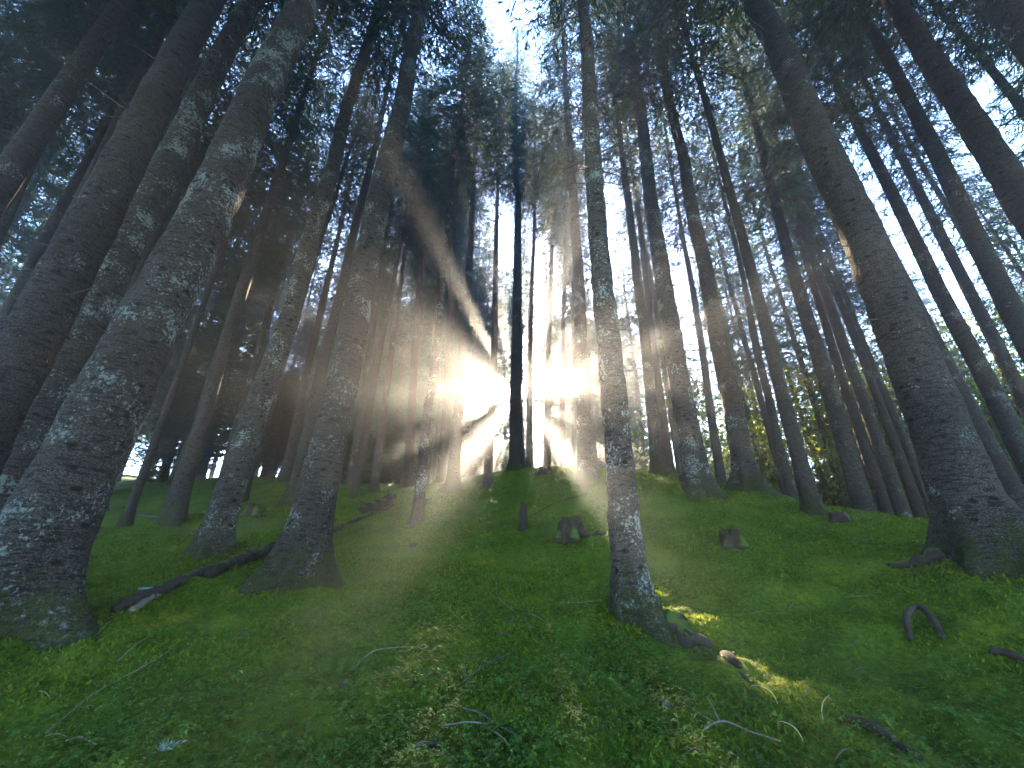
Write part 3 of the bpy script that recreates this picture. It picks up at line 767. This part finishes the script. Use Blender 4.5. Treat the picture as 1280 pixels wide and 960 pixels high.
def clover_mesh(n):
    x, y = scatter(n, .75, 5.5)
    m = fbm(x * 1.3, y * 1.3, o=3, s=31) + np.where(x > .9, -.35, .15) + np.clip((2.6 - np.hypot(x, y)) * .25, -.4, .3)
    k = m > grs.uniform(-.55, .5, len(x))
    x, y = x[k], y[k]; n = len(x)
    z = ground(x, y) + grs.uniform(.008, .045, n)
    size = np.exp(grs.normal(math.log(.0100), .38, n)).clip(.004, .024)
    a0 = grs.uniform(0, 6.283, n)
    tilt = grs.normal(0, .30, (n, 2))
    V = []
    for j in range(3):
        a = a0 + j * 2.0944
        d = np.stack([np.cos(a), np.sin(a)], -1); s = np.stack([-np.sin(a), np.cos(a)], -1)
        def P(f, w, dz):
            px = d * (size * f)[:, None] + s * (size * w)[:, None]
            return np.stack([x + px[:, 0], y + px[:, 1], z + px[:, 0] * tilt[:, 0] + px[:, 1] * tilt[:, 1] + size * dz], -1)
        V.append(np.stack([P(.05, 0, 0), P(.85, -.62, -.16), P(.92, 0, .02), P(.85, .62, -.16)], 1))
    V = np.concatenate(V, 0).reshape(-1, 3)
    Q = np.arange(len(V)).reshape(-1, 4)
    return mesh_np('clover_leaves', V, Q, mats=[M_CLOVER])
tag(obj('clover_leaves', clover_mesh(60000)), 'low wood sorrel leaves covering the near slope', 'ground cover', kind='stuff')

def moss_mesh(n):
    x, y = scatter(n, .75, 13)
    n = len(x); r = np.hypot(x, y)
    z = ground(x, y) - .004
    L_ = grs.uniform(.010, .028, n) * (1 + r * .11) * (1 + .5 * fbm(x * 1.7, y * 1.7, o=2, s=44))
    bx, by, bl = [], [], []
    for i in (0, 5, 21, 34, 24, 26, 4, 12):          # longer moss gathers round the feet of the trees
        b, dm = named[i][1], named[i][3]
        k = 2600
        a = grs.uniform(0, 6.283, k); q = dm * (.62 + np.abs(grs.normal(0, .38, k)))
        bx.append(b[0] + q * np.cos(a)); by.append(b[1] + q * np.sin(a)); bl.append(grs.uniform(.02, .055, k))
    bx, by, bl = map(np.concatenate, (bx, by, bl))
    x = np.concatenate([x, bx]); y = np.concatenate([y, by]); z = np.concatenate([z, ground(bx, by) - .004]); L_ = np.concatenate([L_, bl]); n = len(x)
    D = np.stack([grs.normal(0, .75, n), grs.normal(0, .75, n), np.ones(n)], -1); D /= np.linalg.norm(D, axis=1)[:, None]
    V, Q = kites(np.stack([x, y, z], -1), D, L_, L_ * grs.uniform(.22, .42, n), grs)
    return mesh_np('moss', V, Q, mats=[M_MOSSBLADE])
tag(obj('moss', moss_mesh(320000)), 'soft green moss carpet over the whole slope', 'moss', kind='stuff')

M_LITTER = leaf_material('litter', [(0, (.035, .024, .015)), (.6, (.075, .05, .03)), (1, (.15, .11, .07))], trans=.0, rough=.9, spec=.1, obj_var=0)
def litter_mesh(n):
    x, y = scatter(n, .75, 7)
    k = fbm(x * .9 + 5, y * .9, o=3, s=61) > grs.uniform(-.2, .9, len(x))
    x, y = x[k], y[k]; n = len(x)
    z = ground(x, y) + grs.uniform(.004, .024, n)
    a = grs.uniform(0, 6.283, n)
    D = np.stack([np.cos(a), np.sin(a), grs.normal(0, .25, n)], -1); D /= np.linalg.norm(D, axis=1)[:, None]
    Ln = grs.uniform(.010, .05, n)
    V, Q = kites(np.stack([x, y, z], -1), D, Ln, grs.uniform(.002, .007, n), grs)
    return mesh_np('forest_litter', V, Q, mats=[M_LITTER])
tag(obj('forest_litter', litter_mesh(22000)), 'brown needles and bits of bark lying in the moss', 'litter', kind='stuff')

# ------------------------------------------------------------------ fallen wood, stumps, twigs
def on_ground(u, v, lift):
    p = hit(u, v).copy(); p[2] += lift
    return p

def spline(P, n):
    P = np.asarray(P, float)
    k = np.linspace(0, len(P) - 1, n); i = np.clip(k.astype(int), 0, len(P) - 2); f = (k - i)[:, None]
    p0 = P[np.clip(i - 1, 0, len(P) - 1)]; p1 = P[i]; p2 = P[i + 1]; p3 = P[np.clip(i + 2, 0, len(P) - 1)]
    return .5 * (2 * p1 + (p2 - p0) * f + (2 * p0 - 5 * p1 + 4 * p2 - p3) * f ** 2 + (3 * p1 - p0 - 3 * p2 + p3) * f ** 3)

def rough_tube(P, rad, n=10, seed=0, amp=.15, forks=(), ppm=22):
    rs = np.random.default_rng(seed)
    ln = np.linalg.norm(np.diff(np.asarray(P), axis=0), axis=1).sum()
    m = max(6, int(ln * ppm))
    c = spline(P, m)
    rr = np.interp(np.linspace(0, 1, m), np.linspace(0, 1, len(rad)), rad)
    c = c + rs.normal(0, 1, (m, 3)) * (rr * .18)[:, None]
    rr = rr * (1 + amp * fbm(np.arange(m) * .5, np.zeros(m), o=2, s=seed))
    V, Q = tube_arrays(c, rr, n)
    V = V + rs.normal(0, 1, V.shape) * .04 * np.repeat(rr, n)[:, None]
    Vs, Qs, nv = [V], [Q], len(V)
    T3 = [(0, (k + 1) % n, k) for k in range(n)]
    for (f, dr, L_, r_) in forks:
        p = c[int(f * (m - 1))]
        q = np.linspace(0, 1, 6)
        cc = p + np.asarray(dr) * (L_ * q)[:, None] + rs.normal(0, .02 * L_, (6, 3)) * q[:, None]
        v, qq = tube_arrays(cc, r_ * (1 - .7 * q), 5, nv); Vs.append(v); Qs.append(qq); nv += len(v)
    caps = []
    V = np.concatenate(Vs)
    for st, pc in ((0, c[0]), ((m - 1) * n, c[-1])):
        V = np.concatenate([V, pc[None]]); ci = len(V) - 1
        for k in range(n): caps.append((st + k, st + (k + 1) % n, ci) if st else (st + (k + 1) % n, st + k, ci))
    return V, np.concatenate(Qs), np.array(caps)

def wood(name, pix, rad, mat, label, cat, group=None, seed=0, n=8, lift=None, forks=(), amp=.15, sink=0.0, heights=None, ppm=22):
    rad = rad if isinstance(rad, (list, tuple)) else (rad, rad * .7)
    P = []
    for j, (u, v) in enumerate(pix):
        rj = np.interp(j / max(1, len(pix) - 1), np.linspace(0, 1, len(rad)), rad)
        P.append(on_ground(u, v, rj * .8 - sink + (heights[j] if heights else 0)))
    c0 = np.mean(P, axis=0)
    V, Q, T = rough_tube(np.array(P) - c0, rad, n, seed, amp, forks, ppm)
    o = obj(name, mesh_np(name, V, Q, T, mats=[mat], smooth=True))
    o.location = c0
    return tag(o, label, cat, group)

LOGG = None
wood('fallen_log', [(262, 722), (310, 702), (352, 686), (400, 672), (446, 652), (492, 632)], [.065, .075, .07, .055, .04, .03], M_LOG, 'long dark rotting log lying behind the large lichen grey trunk', 'log', seed=4, n=12, amp=.16,
     forks=[(.25, (.1, -.2, .9), .22, .012), (.42, (.2, .1, .9), .28, .010), (.55, (-.3, .1, .8), .2, .009)])
wood('fallen_log', [(143, 768), (165, 757), (190, 748), (222, 733), (262, 716)], [.04, .05, .05, .055, .05], M_DARKWOOD, 'short dark log end lying beside the pale split piece at left', 'log', seed=5, n=12, amp=.2)
wood('split_wood', [(162, 767), (190, 750), (214, 733)], [.022, .03, .026], M_PALE, 'pale split log piece lying next to the dark log at left', 'wood', seed=6, n=6)
wood('fallen_branch', [(127, 639), (160, 643), (205, 648)], [.03, .02], M_TWIG, 'long brownish branch lying behind the thin pale trunk at far left', 'branch', seed=7)
wood('fallen_branch', [(455, 641), (475, 634), (492, 624)], [.10, .14, .09], M_LOG, 'tangled root plate at the upper end of the fallen log', 'branch', seed=8, n=10, amp=.4, sink=.04,
     forks=[(.4, (-.5, 0, .75), .4, .02), (.6, (.2, 0, .9), .35, .02), (.8, (.5, .2, .6), .35, .015), (.2, (-.7, .1, .4), .5, .015)])

def stump(u, v, rad, h, label, seed, mat=M_STUMP, jag=.35, lean=(0, 0), root=None):
    h *= 1.3
    b = on_ground(u, v, 0)
    rs = np.random.default_rng(seed)
    n = 44; zs = np.linspace(-.15, 1, 22)
    V = []
    ph = rs.uniform(0, 6.28)
    ca_, sa_ = np.cos(np.arange(n) * 6.283 / n), np.sin(np.arange(n) * 6.283 / n)
    tops = 1 - jag * (np.abs(vnoise(ca_ * 2.0 + seed, sa_ * 2.0, None, seed)) + .45 * np.abs(vnoise(ca_ * 9 + seed, sa_ * 9, None, seed + 1)))
    for zf in zs:
        th = np.arange(n) * 6.283 / n
        z = zf * h * (tops if zf > 0 else np.ones(n))
        r = rad * (1 + .55 * np.exp(-np.maximum(z, 0) / (.3 * h + .02)) * (.6 + .6 * np.cos(4 * th + ph)).clip(0) + .12 * vnoise(np.cos(th) * 2.5, np.sin(th) * 2.5, z * 9, seed) + .16 * vnoise(np.cos(th) * 8, np.sin(th) * 8, z * 3, seed + 2))
        V.append(np.stack([r * np.cos(th) + lean[0] * z, r * np.sin(th) + lean[1] * z, z], -1))
    top = V[-1].copy(); inner = top * np.array([.55, .55, 1]) - np.array([0, 0, .12 * h]) + rs.normal(0, .02 * h, top.shape)
    V.append(inner)
    V = np.concatenate(V)
    m = len(zs) + 1
    Q = [(i * n + k, i * n + (k + 1) % n, (i + 1) * n + (k + 1) % n, (i + 1) * n + k) for i in range(m - 1) for k in range(n)]
    V = np.concatenate([V, [[lean[0] * h, lean[1] * h, .75 * h]]])
    T = [((m - 1) * n + k, (m - 1) * n + (k + 1) % n, len(V) - 1) for k in range(n)]
    o = empty('tree_stump', b); tag(o, label, 'stump', 'old stumps on the slope')
    obj('stump_body', mesh_np('stump_body', V, Q, T, mats=[mat], smooth=True), o)
    if root is not None:
        P = np.array([np.asarray(on_ground(*q, .0)) - b for q in root])
        P[0] += np.array([0, 0, h * .75]); P[1:, 2] += .02
        v, q, t = rough_tube(P, [rad * .75, rad * .6, rad * .35], 9, seed, .2)
        obj('root', mesh_np('root', v, q, t, mats=[M_MOSSY], smooth=True), o)
    return o
stump(654, 662, .06, .38, 'slender dark stump standing alone below the sun', 41, M_DARKWOOD, .5)
stump(712, 673, .15, .26, 'mossy stump with one bright moss covered root running right', 42, M_STUMP, .25, root=[(716, 672), (732, 670), (757, 668)])
stump(917, 683, .13, .24, 'broken grey stump with splintered side, right of the near spotted trunk', 43, M_STUMP, .75)
stump(682, 593, .16, .22, 'small dark stump on the crest right of the sun', 44, M_DARKWOOD, .5)
stump(318, 645, .16, .26, 'jagged stump in the dim moss behind the medium left trunk', 45, M_STUMP, .7)
stump(1050, 652, .11, .12, 'little dark stump on the ridge before the row of leaning trunks', 46, M_DARKWOOD, .4)
stump(857, 601, .12, .12, 'low flat stump between the crest pair and the sturdy flared spruce', 47, M_DARKWOOD, .3)
stump(516, 684, .05, .05, 'tiny dark stub in the moss in front of the slender lone spruce', 48, M_DARKWOOD, .4)

# moss covered root and earth bank running right from the near middle spruce
wood('tree_root', [(830, 772), (856, 792), (885, 812), (920, 835), (962, 858)], [.085, .075, .06, .05, .03], M_MOSSY, 'mossy root ridge running right and down from the near spotted trunk', 'root', seed=12, n=12, sink=.085, amp=.4)
wood('tree_root', [(852, 800), (872, 806), (890, 812)], [.04, .045, .03], M_DARKWOOD, 'bare dark root piece beside the near spotted trunk', 'root', seed=13, n=8)
wood('tree_root', [(905, 822), (918, 830), (926, 838)], [.022, .03, .018], M_DARKWOOD, 'greyish bare root knob in the dark bank right of the near trunk', 'root', seed=14, n=8)
wood('tree_root', [(1195, 690), (1170, 700), (1140, 706), (1112, 708)], [.09, .07, .05, .03], M_MOSSY, 'mossy side root reaching left from the massive right spruce', 'root', seed=15, n=10, sink=.02)
wood('tree_root', [(1140, 803), (1138, 785), (1152, 775), (1168, 785), (1181, 800)], [.018, .022, .020, .02, .016], M_DARKWOOD, 'dark root looping out of the moss like an arch at right', 'root', seed=16, n=8, heights=[0, .05, .075, .05, 0])
wood('fallen_branch', [(1062, 905), (1090, 915), (1118, 932), (1152, 952)], [.016, .022, .018, .016], M_DARKWOOD, 'dark thick branch half sunk in moss near the bottom right corner', 'branch', seed=18, n=8)
wood('fallen_branch', [(1242, 818), (1262, 822), (1285, 832)], [.03, .02], M_DARKWOOD, 'dark wood piece in moss at the right edge', 'branch', seed=19, n=8)

TW = 'dead twigs strewn over the moss'
def tw(pix, r, mat, label, seed, forks=(), heights=None):
    wood('fallen_twig', pix, [x * .72 for x in r], mat, label, 'twig', TW, seed, 5, forks=forks, amp=.1, heights=heights or [.012 + .01 * (j % 2) for j in range(len(pix))], ppm=40)
tw([(444, 836), (466, 820), (492, 813), (520, 814), (534, 817)], [.005, .006, .005, .004], M_PALE, 'pale curved twig arching over clover left of centre', 21)
tw([(540, 815), (553, 809)], [.005, .004], M_PALE, 'short pale twig end right of the arched twig', 22)
tw([(55, 922), (110, 878), (150, 852), (180, 838), (218, 812)], [.003, .004, .004, .003], M_PALE, 'longest thin straight twig slanting across the lower left moss', 23)
tw([(146, 830), (170, 810), (194, 794)], [.003, .004, .003], M_PALE, 'thin twig above the longest one at lower left', 24)
tw([(118, 799), (128, 788), (138, 778)], [.004, .003], M_PALE, 'short twig leaning by the root of the thickest left trunk', 25)
tw([(620, 729), (623, 750), (640, 764), (668, 790)], [.004, .007, .005, .003], M_PALE, 'angled pale twig pointing at the sun line in the middle', 26)
tw([(590, 790), (599, 772), (606, 762)], [.002, .003], M_PALE, 'short thin twig left of the angled pale twig', 27)
tw([(578, 858), (600, 842), (620, 828), (640, 820)], [.007, .008, .006, .004], M_TWIG, 'brown forked twig below the angled pale twig', 28, forks=[(.1, (-.1, .3, .8), .06, .004)])
tw([(882, 917), (905, 910), (940, 920), (978, 936)], [.006, .006, .005, .004], M_PALE, 'pale forked twig lying bottom right of the near trunk', 29, forks=[(.3, (.1, .9, .35), .16, .004), (.25, (-.5, .8, .2), .2, .003)])
tw([(1045, 958), (1055, 948), (1068, 940)], [.004, .003], M_PALE, 'small bent twig at the bottom right of the forked twig', 30)
tw([(552, 913), (585, 912), (612, 910)], [.005, .005, .004], M_PALE, 'pale straight twig of the crossing bunch at bottom centre', 31)
tw([(578, 890), (600, 900), (622, 912), (650, 930)], [.005, .006, .005, .004], M_TWIG, 'brown twig crossing the bunch at bottom centre', 32)
tw([(612, 918), (628, 932), (640, 946)], [.006, .005], M_PALE, 'thick end twig of the bunch at bottom centre', 33)
tw([(604, 958), (620, 945), (628, 930)], [.003, .004], M_PALE, 'thin twig leaning into the bunch at bottom centre from below', 34)
tw([(515, 944), (530, 940), (545, 938)], [.011, .012, .009], M_TWIG, 'stubby grey brown wood bit at the bottom centre', 35)
tw([(655, 773), (662, 790), (668, 803)], [.003, .004], M_PALE, 'thin twig hanging downhill right of the angled pale twig', 36)
tw([(636, 722), (660, 733), (688, 760)], [.003, .003], M_PALE, 'fine long twig just right of centre on the moss', 37)
tw([(474, 903), (488, 900), (503, 906)], [.004, .003], M_PALE, 'tiny pale twig below the arched twig', 38)
tw([(80, 932), (98, 931), (118, 936)], [.005, .004], M_PALE, 'short grey twig near the bottom left corner', 39)
tw([(700, 755), (726, 757), (752, 752)], [.006, .005], M_PALE, 'pale twig lying just left of the near spotted trunk', 40)
tw([(868, 826), (876, 815), (884, 806)], [.005, .004], M_TWIG, 'brown twig leaning on the root ridge by the near trunk', 41)
tw([(1060, 812), (1075, 806), (1090, 803)], [.004, .003], M_TWIG, 'small dark twig in moss left of the arched root', 42)
tw([(832, 655), (790, 646), (775, 652)], [.012, .008], M_TWIG, 'hazy stick on the slope right of the near spotted trunk', 43)
tw([(735, 618), (712, 625), (690, 632), (668, 645)], [.02, .016, .012], M_LOG, 'mossy fallen stick below the crest right of the sun line', 44)
tw([(690, 600), (705, 605), (718, 613)], [.016, .012], M_LOG, 'short stick on the crest beside the small stump', 45)
for k in range(26):
    u, v = frs.uniform(30, 1250), frs.uniform(800, 952)
    a = frs.uniform(0, 3.14); L_ = frs.uniform(12, 34)
    if hit(u, v) is None: continue
    tw([(u, v), (u + L_ * .5 * math.cos(a), v + L_ * .2 * math.sin(a)), (u + L_ * math.cos(a), v + L_ * .45 * math.sin(a))], [.0016, .0022, .0014], M_TWIG if k % 2 else M_PALE, 'tiny loose twig scrap among the clover of the foreground', 60 + k)

for k in range(26):
    u, v = frs.uniform(200, 1150), frs.uniform(655, 795)
    a = frs.uniform(0, 3.14); L_ = frs.uniform(14, 40)
    P3 = [(u, v), (u + L_ * .5 * math.cos(a), v + L_ * .14 * math.sin(a)), (u + L_ * math.cos(a), v + L_ * .3 * math.sin(a))]
    if any(hit(*p) is None for p in P3): continue
    tw(P3, [.004, .0055, .003], M_TWIG if k % 3 else M_PALE, 'small dead stick half sunk in the moss of the middle slope', 120 + k, heights=[.008, .012, .006])

def cone(u, v, L_, az, label, seed):
    b = on_ground(u, v, .012)
    nz_, na = 22, 14
    z = np.linspace(0, 1, nz_); th = np.arange(na) * 6.283 / na
    V = []
    for j, q in enumerate(z):
        r = .30 * L_ * max(.04, math.sin(math.pi * min(.98, q * .92 + .06)) ** .7) * (1 + .16 * ((j + np.arange(na)) % 2))
        V.append(np.stack([(q - .5) * L_ * np.ones(na), r * np.cos(th), r * np.sin(th)], -1))
    V = np.concatenate(V)
    Q = [(i * na + k, i * na + (k + 1) % na, (i + 1) * na + (k + 1) % na, (i + 1) * na + k) for i in range(nz_ - 1) for k in range(na)]
    o = obj('spruce_cone', mesh_np('spruce_cone', V, Q, mats=[M_TWIG], smooth=False)); o.location = b; o.rotation_euler = (0, -.25, az)
    tag(o, label, 'cone')
cone(833, 884, .055, .9, 'brown cone upright in the moss below the near spotted trunk', 1)
cone(430, 857, .05, .1, 'brown cone in the clover below the arched twig', 2)

# dry straws and a pale lichen tuft, a pale scrap of bark
def straw(u, v, h, bend, label, seed):
    b = on_ground(u, v, 0)
    s = np.linspace(0, 1, 9)
    cv = np.stack([bend * h * s ** 2.2, .1 * h * s, h * (s - .42 * s ** 3 * abs(bend))], -1)
    v_, q = tube_arrays(cv, .0022 * (1 - .6 * s), 5)
    o = obj('dry_straw', mesh_np('dry_straw', v_, q, mats=[M_STRAW], smooth=True)); o.location = b
    tag(o, label, 'grass stalk', 'dry stalks in the moss')
straw(948, 838, .10, -1.0, 'bent straw left of the dark bank at lower right', 1)
straw(972, 880, .12, -.9, 'curved yellow straw standing above the forked twig', 2)
straw(1004, 928, .10, -.8, 'short yellow straw at the bottom right of the forked twig', 3)
straw(862, 690, .16, .3, 'fine upright straw on the slope before the splintered stump', 4)
straw(1030, 905, .13, .5, 'thin straw right of the forked twig', 5)

M_LICHEN = plain_noise_material('pale_lichen', [(.3, (.16, .22, .21)), (.7, (.36, .43, .40))], 60)
def tuft(u, v, n, L_, label, seed):
    rs = np.random.default_rng(seed); b = on_ground(u, v, .0)
    D = rs.normal(size=(n, 3)); D[:, 2] = np.abs(D[:, 2]) * .8 + .15; D /= np.linalg.norm(D, axis=1)[:, None]
    P = rs.normal(0, .012, (n, 3)) * np.array([1.4, 1, .3])
    Ls = L_ * rs.uniform(.6, 1.2, n)
    V, Q = kites(P, D, Ls, Ls * .13, rs)
    o = obj('lichen_tuft', mesh_np('lichen_tuft', V, Q, mats=[M_LICHEN])); o.location = b + np.array([0, 0, .012])
    tag(o, label, 'lichen')
tuft(206, 940, 120, .022, 'pale blue grey lichen tuft on the moss at bottom left', 3)
def scrap(u, v, label):
    b = on_ground(u, v, .055)
    rs = np.random.default_rng(2); n = 14; th = np.arange(n) * 6.283 / n
    r = .045 * (1 + .25 * rs.normal(size=n))
    V = np.concatenate([np.stack([r * 1.5 * np.cos(th), r * .6 * np.sin(th), .010 * np.sin(2 * th) + .008], -1), np.stack([r * 1.5 * np.cos(th), r * .6 * np.sin(th), .010 * np.sin(2 * th)], -1), [[0, 0, .016], [0, 0, -.002]]])
    T = [(k, (k + 1) % n, 2 * n) for k in range(n)] + [((k + 1) % n + n, k + n, 2 * n + 1) for k in range(n)]
    Q = [(k, k + n, (k + 1) % n + n, (k + 1) % n) for k in range(n)]
    o = obj('wood_chip', mesh_np('wood_chip', V, Q, T, mats=[M_LICHEN])); o.location = b
    tag(o, label, 'wood chip')
scrap(180, 745, 'small whitish scrap lying on the dark log end at left')

# broken side branches on the near trunks
def near_stubs(i, n, z0, z1, seed, Lr=(.15, .5)):
    root, b, ax, d = named[i]
    rs = np.random.default_rng(seed)
    for k in range(n):
        z = rs.uniform(z0, z1)
        stub(root, z, rs.uniform(0, 6.283), rs.uniform(*Lr), rs.uniform(.005, .010), rs.uniform(-.5, .1), d / 2 * .85, rs.uniform(-.2, .4), seed * 31 + k)
def z_at(i, v):
    root, b, ax, d = named[i]
    lo, hi = 0, 20
    for _ in range(40):
        m = (lo + hi) / 2; q = np.asarray(b) + ax * m - CAM
        c = np.array([q[0], q @ np.array([0, cp, sp]), q @ np.array([0, -sp, cp])])
        if 480 - F_PX * c[2] / c[1] > v: lo = m
        else: hi = m
    return lo
for k, (v, az, L_, rise) in enumerate([(457, .1, .18, 0), (405, .25, .20, .5), (412, -.1, .18, 0), (360, .05, .24, -.3), (297, .2, .2, .3), (254, .0, .18, 0), (350, 2.9, .10, 0), (265, 3.0, .34, -.3), (235, 3.2, .30, 0), (207, 3.0, .45, .2),
                                     (142, 3.3, .3, -.2), (150, -.2, .34, 0), (120, .5, .7, .4), (60, .2, .5, .3), (80, 3.0, .4, .2)]):
    r_, b_, a_, d_ = named[21]
    zz = z_at(21, v)
    stub(r_, zz, az, L_ * (1 + .05 * k), .007, -.1, d_ / 2 * float(taper(np.array(zz))), rise, 500 + k)
near_stubs(34, 16, 2.0, 8.5, 71, (.15, .6)); near_stubs(0, 10, 2.0, 9, 72); near_stubs(5, 8, 1.6, 9, 73, (.12, .4)); near_stubs(1, 7, 2, 9, 74, (.3, 1.0))
near_stubs(2, 7, 2, 9, 75, (.3, .9)); near_stubs(4, 9, 2, 9, 76, (.2, .6)); near_stubs(24, 8, 1.5, 8, 77); near_stubs(26, 7, 2, 8, 78); near_stubs(39, 9, 2, 9, 79); near_stubs(12, 18, 1.2, 8, 80, (.15, .6))

# ------------------------------------------------------------------ air
bpy.ops.mesh.primitive_cube_add(size=1, location=(0, 0, 0))
hz = bpy.context.object; hz.name = 'haze'
zlo, zhi = -14.0, 40.0
hz.scale = (186, 186, zhi - zlo); hz.location = (0, 0, (zlo + zhi) / 2)
mh = bpy.data.materials.new('mist'); mh.use_nodes = True
nt = mh.node_tree; nt.nodes.clear()
o_ = nt.nodes.new('ShaderNodeOutputMaterial'); pv = nt.nodes.new('ShaderNodeVolumePrincipled')
HAZE_D, HAZE_G = 0.0050, 0.79
pv.inputs['Density'].default_value = HAZE_D
pv.inputs['Color'].default_value = (.86, .93, 1.0, 1)
pv.inputs['Anisotropy'].default_value = HAZE_G
nt.links.new(pv.outputs[0], o_.inputs['Volume'])
hz.data.materials.append(mh)
tag(hz, kind='stuff')

# ------------------------------------------------------------------ light, sky, camera
sun_el = math.asin(sd[2]); sun_az = math.atan2(sd[0], sd[1])
sl = bpy.data.lights.new('sun', 'SUN'); sl.energy = 5.0; sl.angle = R(.55); sl.color = (1.0, .77, .52)
so = bpy.data.objects.new('sun', sl); C.objects.link(so)
so.rotation_euler = Vector(sd).to_track_quat('Z', 'Y').to_euler()
so.location = tuple(sd * 60)

w = bpy.data.worlds.new('World'); bpy.context.scene.world = w; w.use_nodes = True
nt = w.node_tree
bg = nt.nodes.get('Background') or nt.nodes.new('ShaderNodeBackground')
sky = nt.nodes.new('ShaderNodeTexSky'); sky.sky_type = 'NISHITA'; sky.sun_disc = False
sky.sun_elevation = sun_el; sky.sun_rotation = sun_az
sky.air_density = 1.0; sky.dust_density = .15; sky.ozone_density = 5.0
nt.links.new(sky.outputs[0], bg.inputs[0]); bg.inputs[1].default_value = .115

cam = bpy.data.cameras.new('camera'); co = bpy.data.objects.new('camera', cam); C.objects.link(co)
cam.sensor_width = 36; cam.lens = 36 * F_PX / 1280; cam.clip_start = .05; cam.clip_end = 1000
co.location = CAM; co.rotation_euler = (math.pi / 2 + PITCH, 0, 0)
scn = bpy.context.scene
scn.camera = co
scn.render.engine = 'CYCLES'
cy = scn.cycles
cy.use_denoising = True
try: cy.denoiser = 'OPENIMAGEDENOISE'
except Exception: pass
cy.max_bounces = 4; cy.diffuse_bounces = 2; cy.glossy_bounces = 1; cy.transmission_bounces = 3; cy.volume_bounces = 0; cy.transparent_max_bounces = 4
cy.sample_clamp_indirect = 4.0
cy.use_adaptive_sampling = False
scn.render.use_persistent_data = False
vs = scn.view_settings
vs.view_transform = 'Standard'; vs.look = 'None'; vs.gamma = 1; vs.use_curve_mapping = False
vs.exposure = 4.45
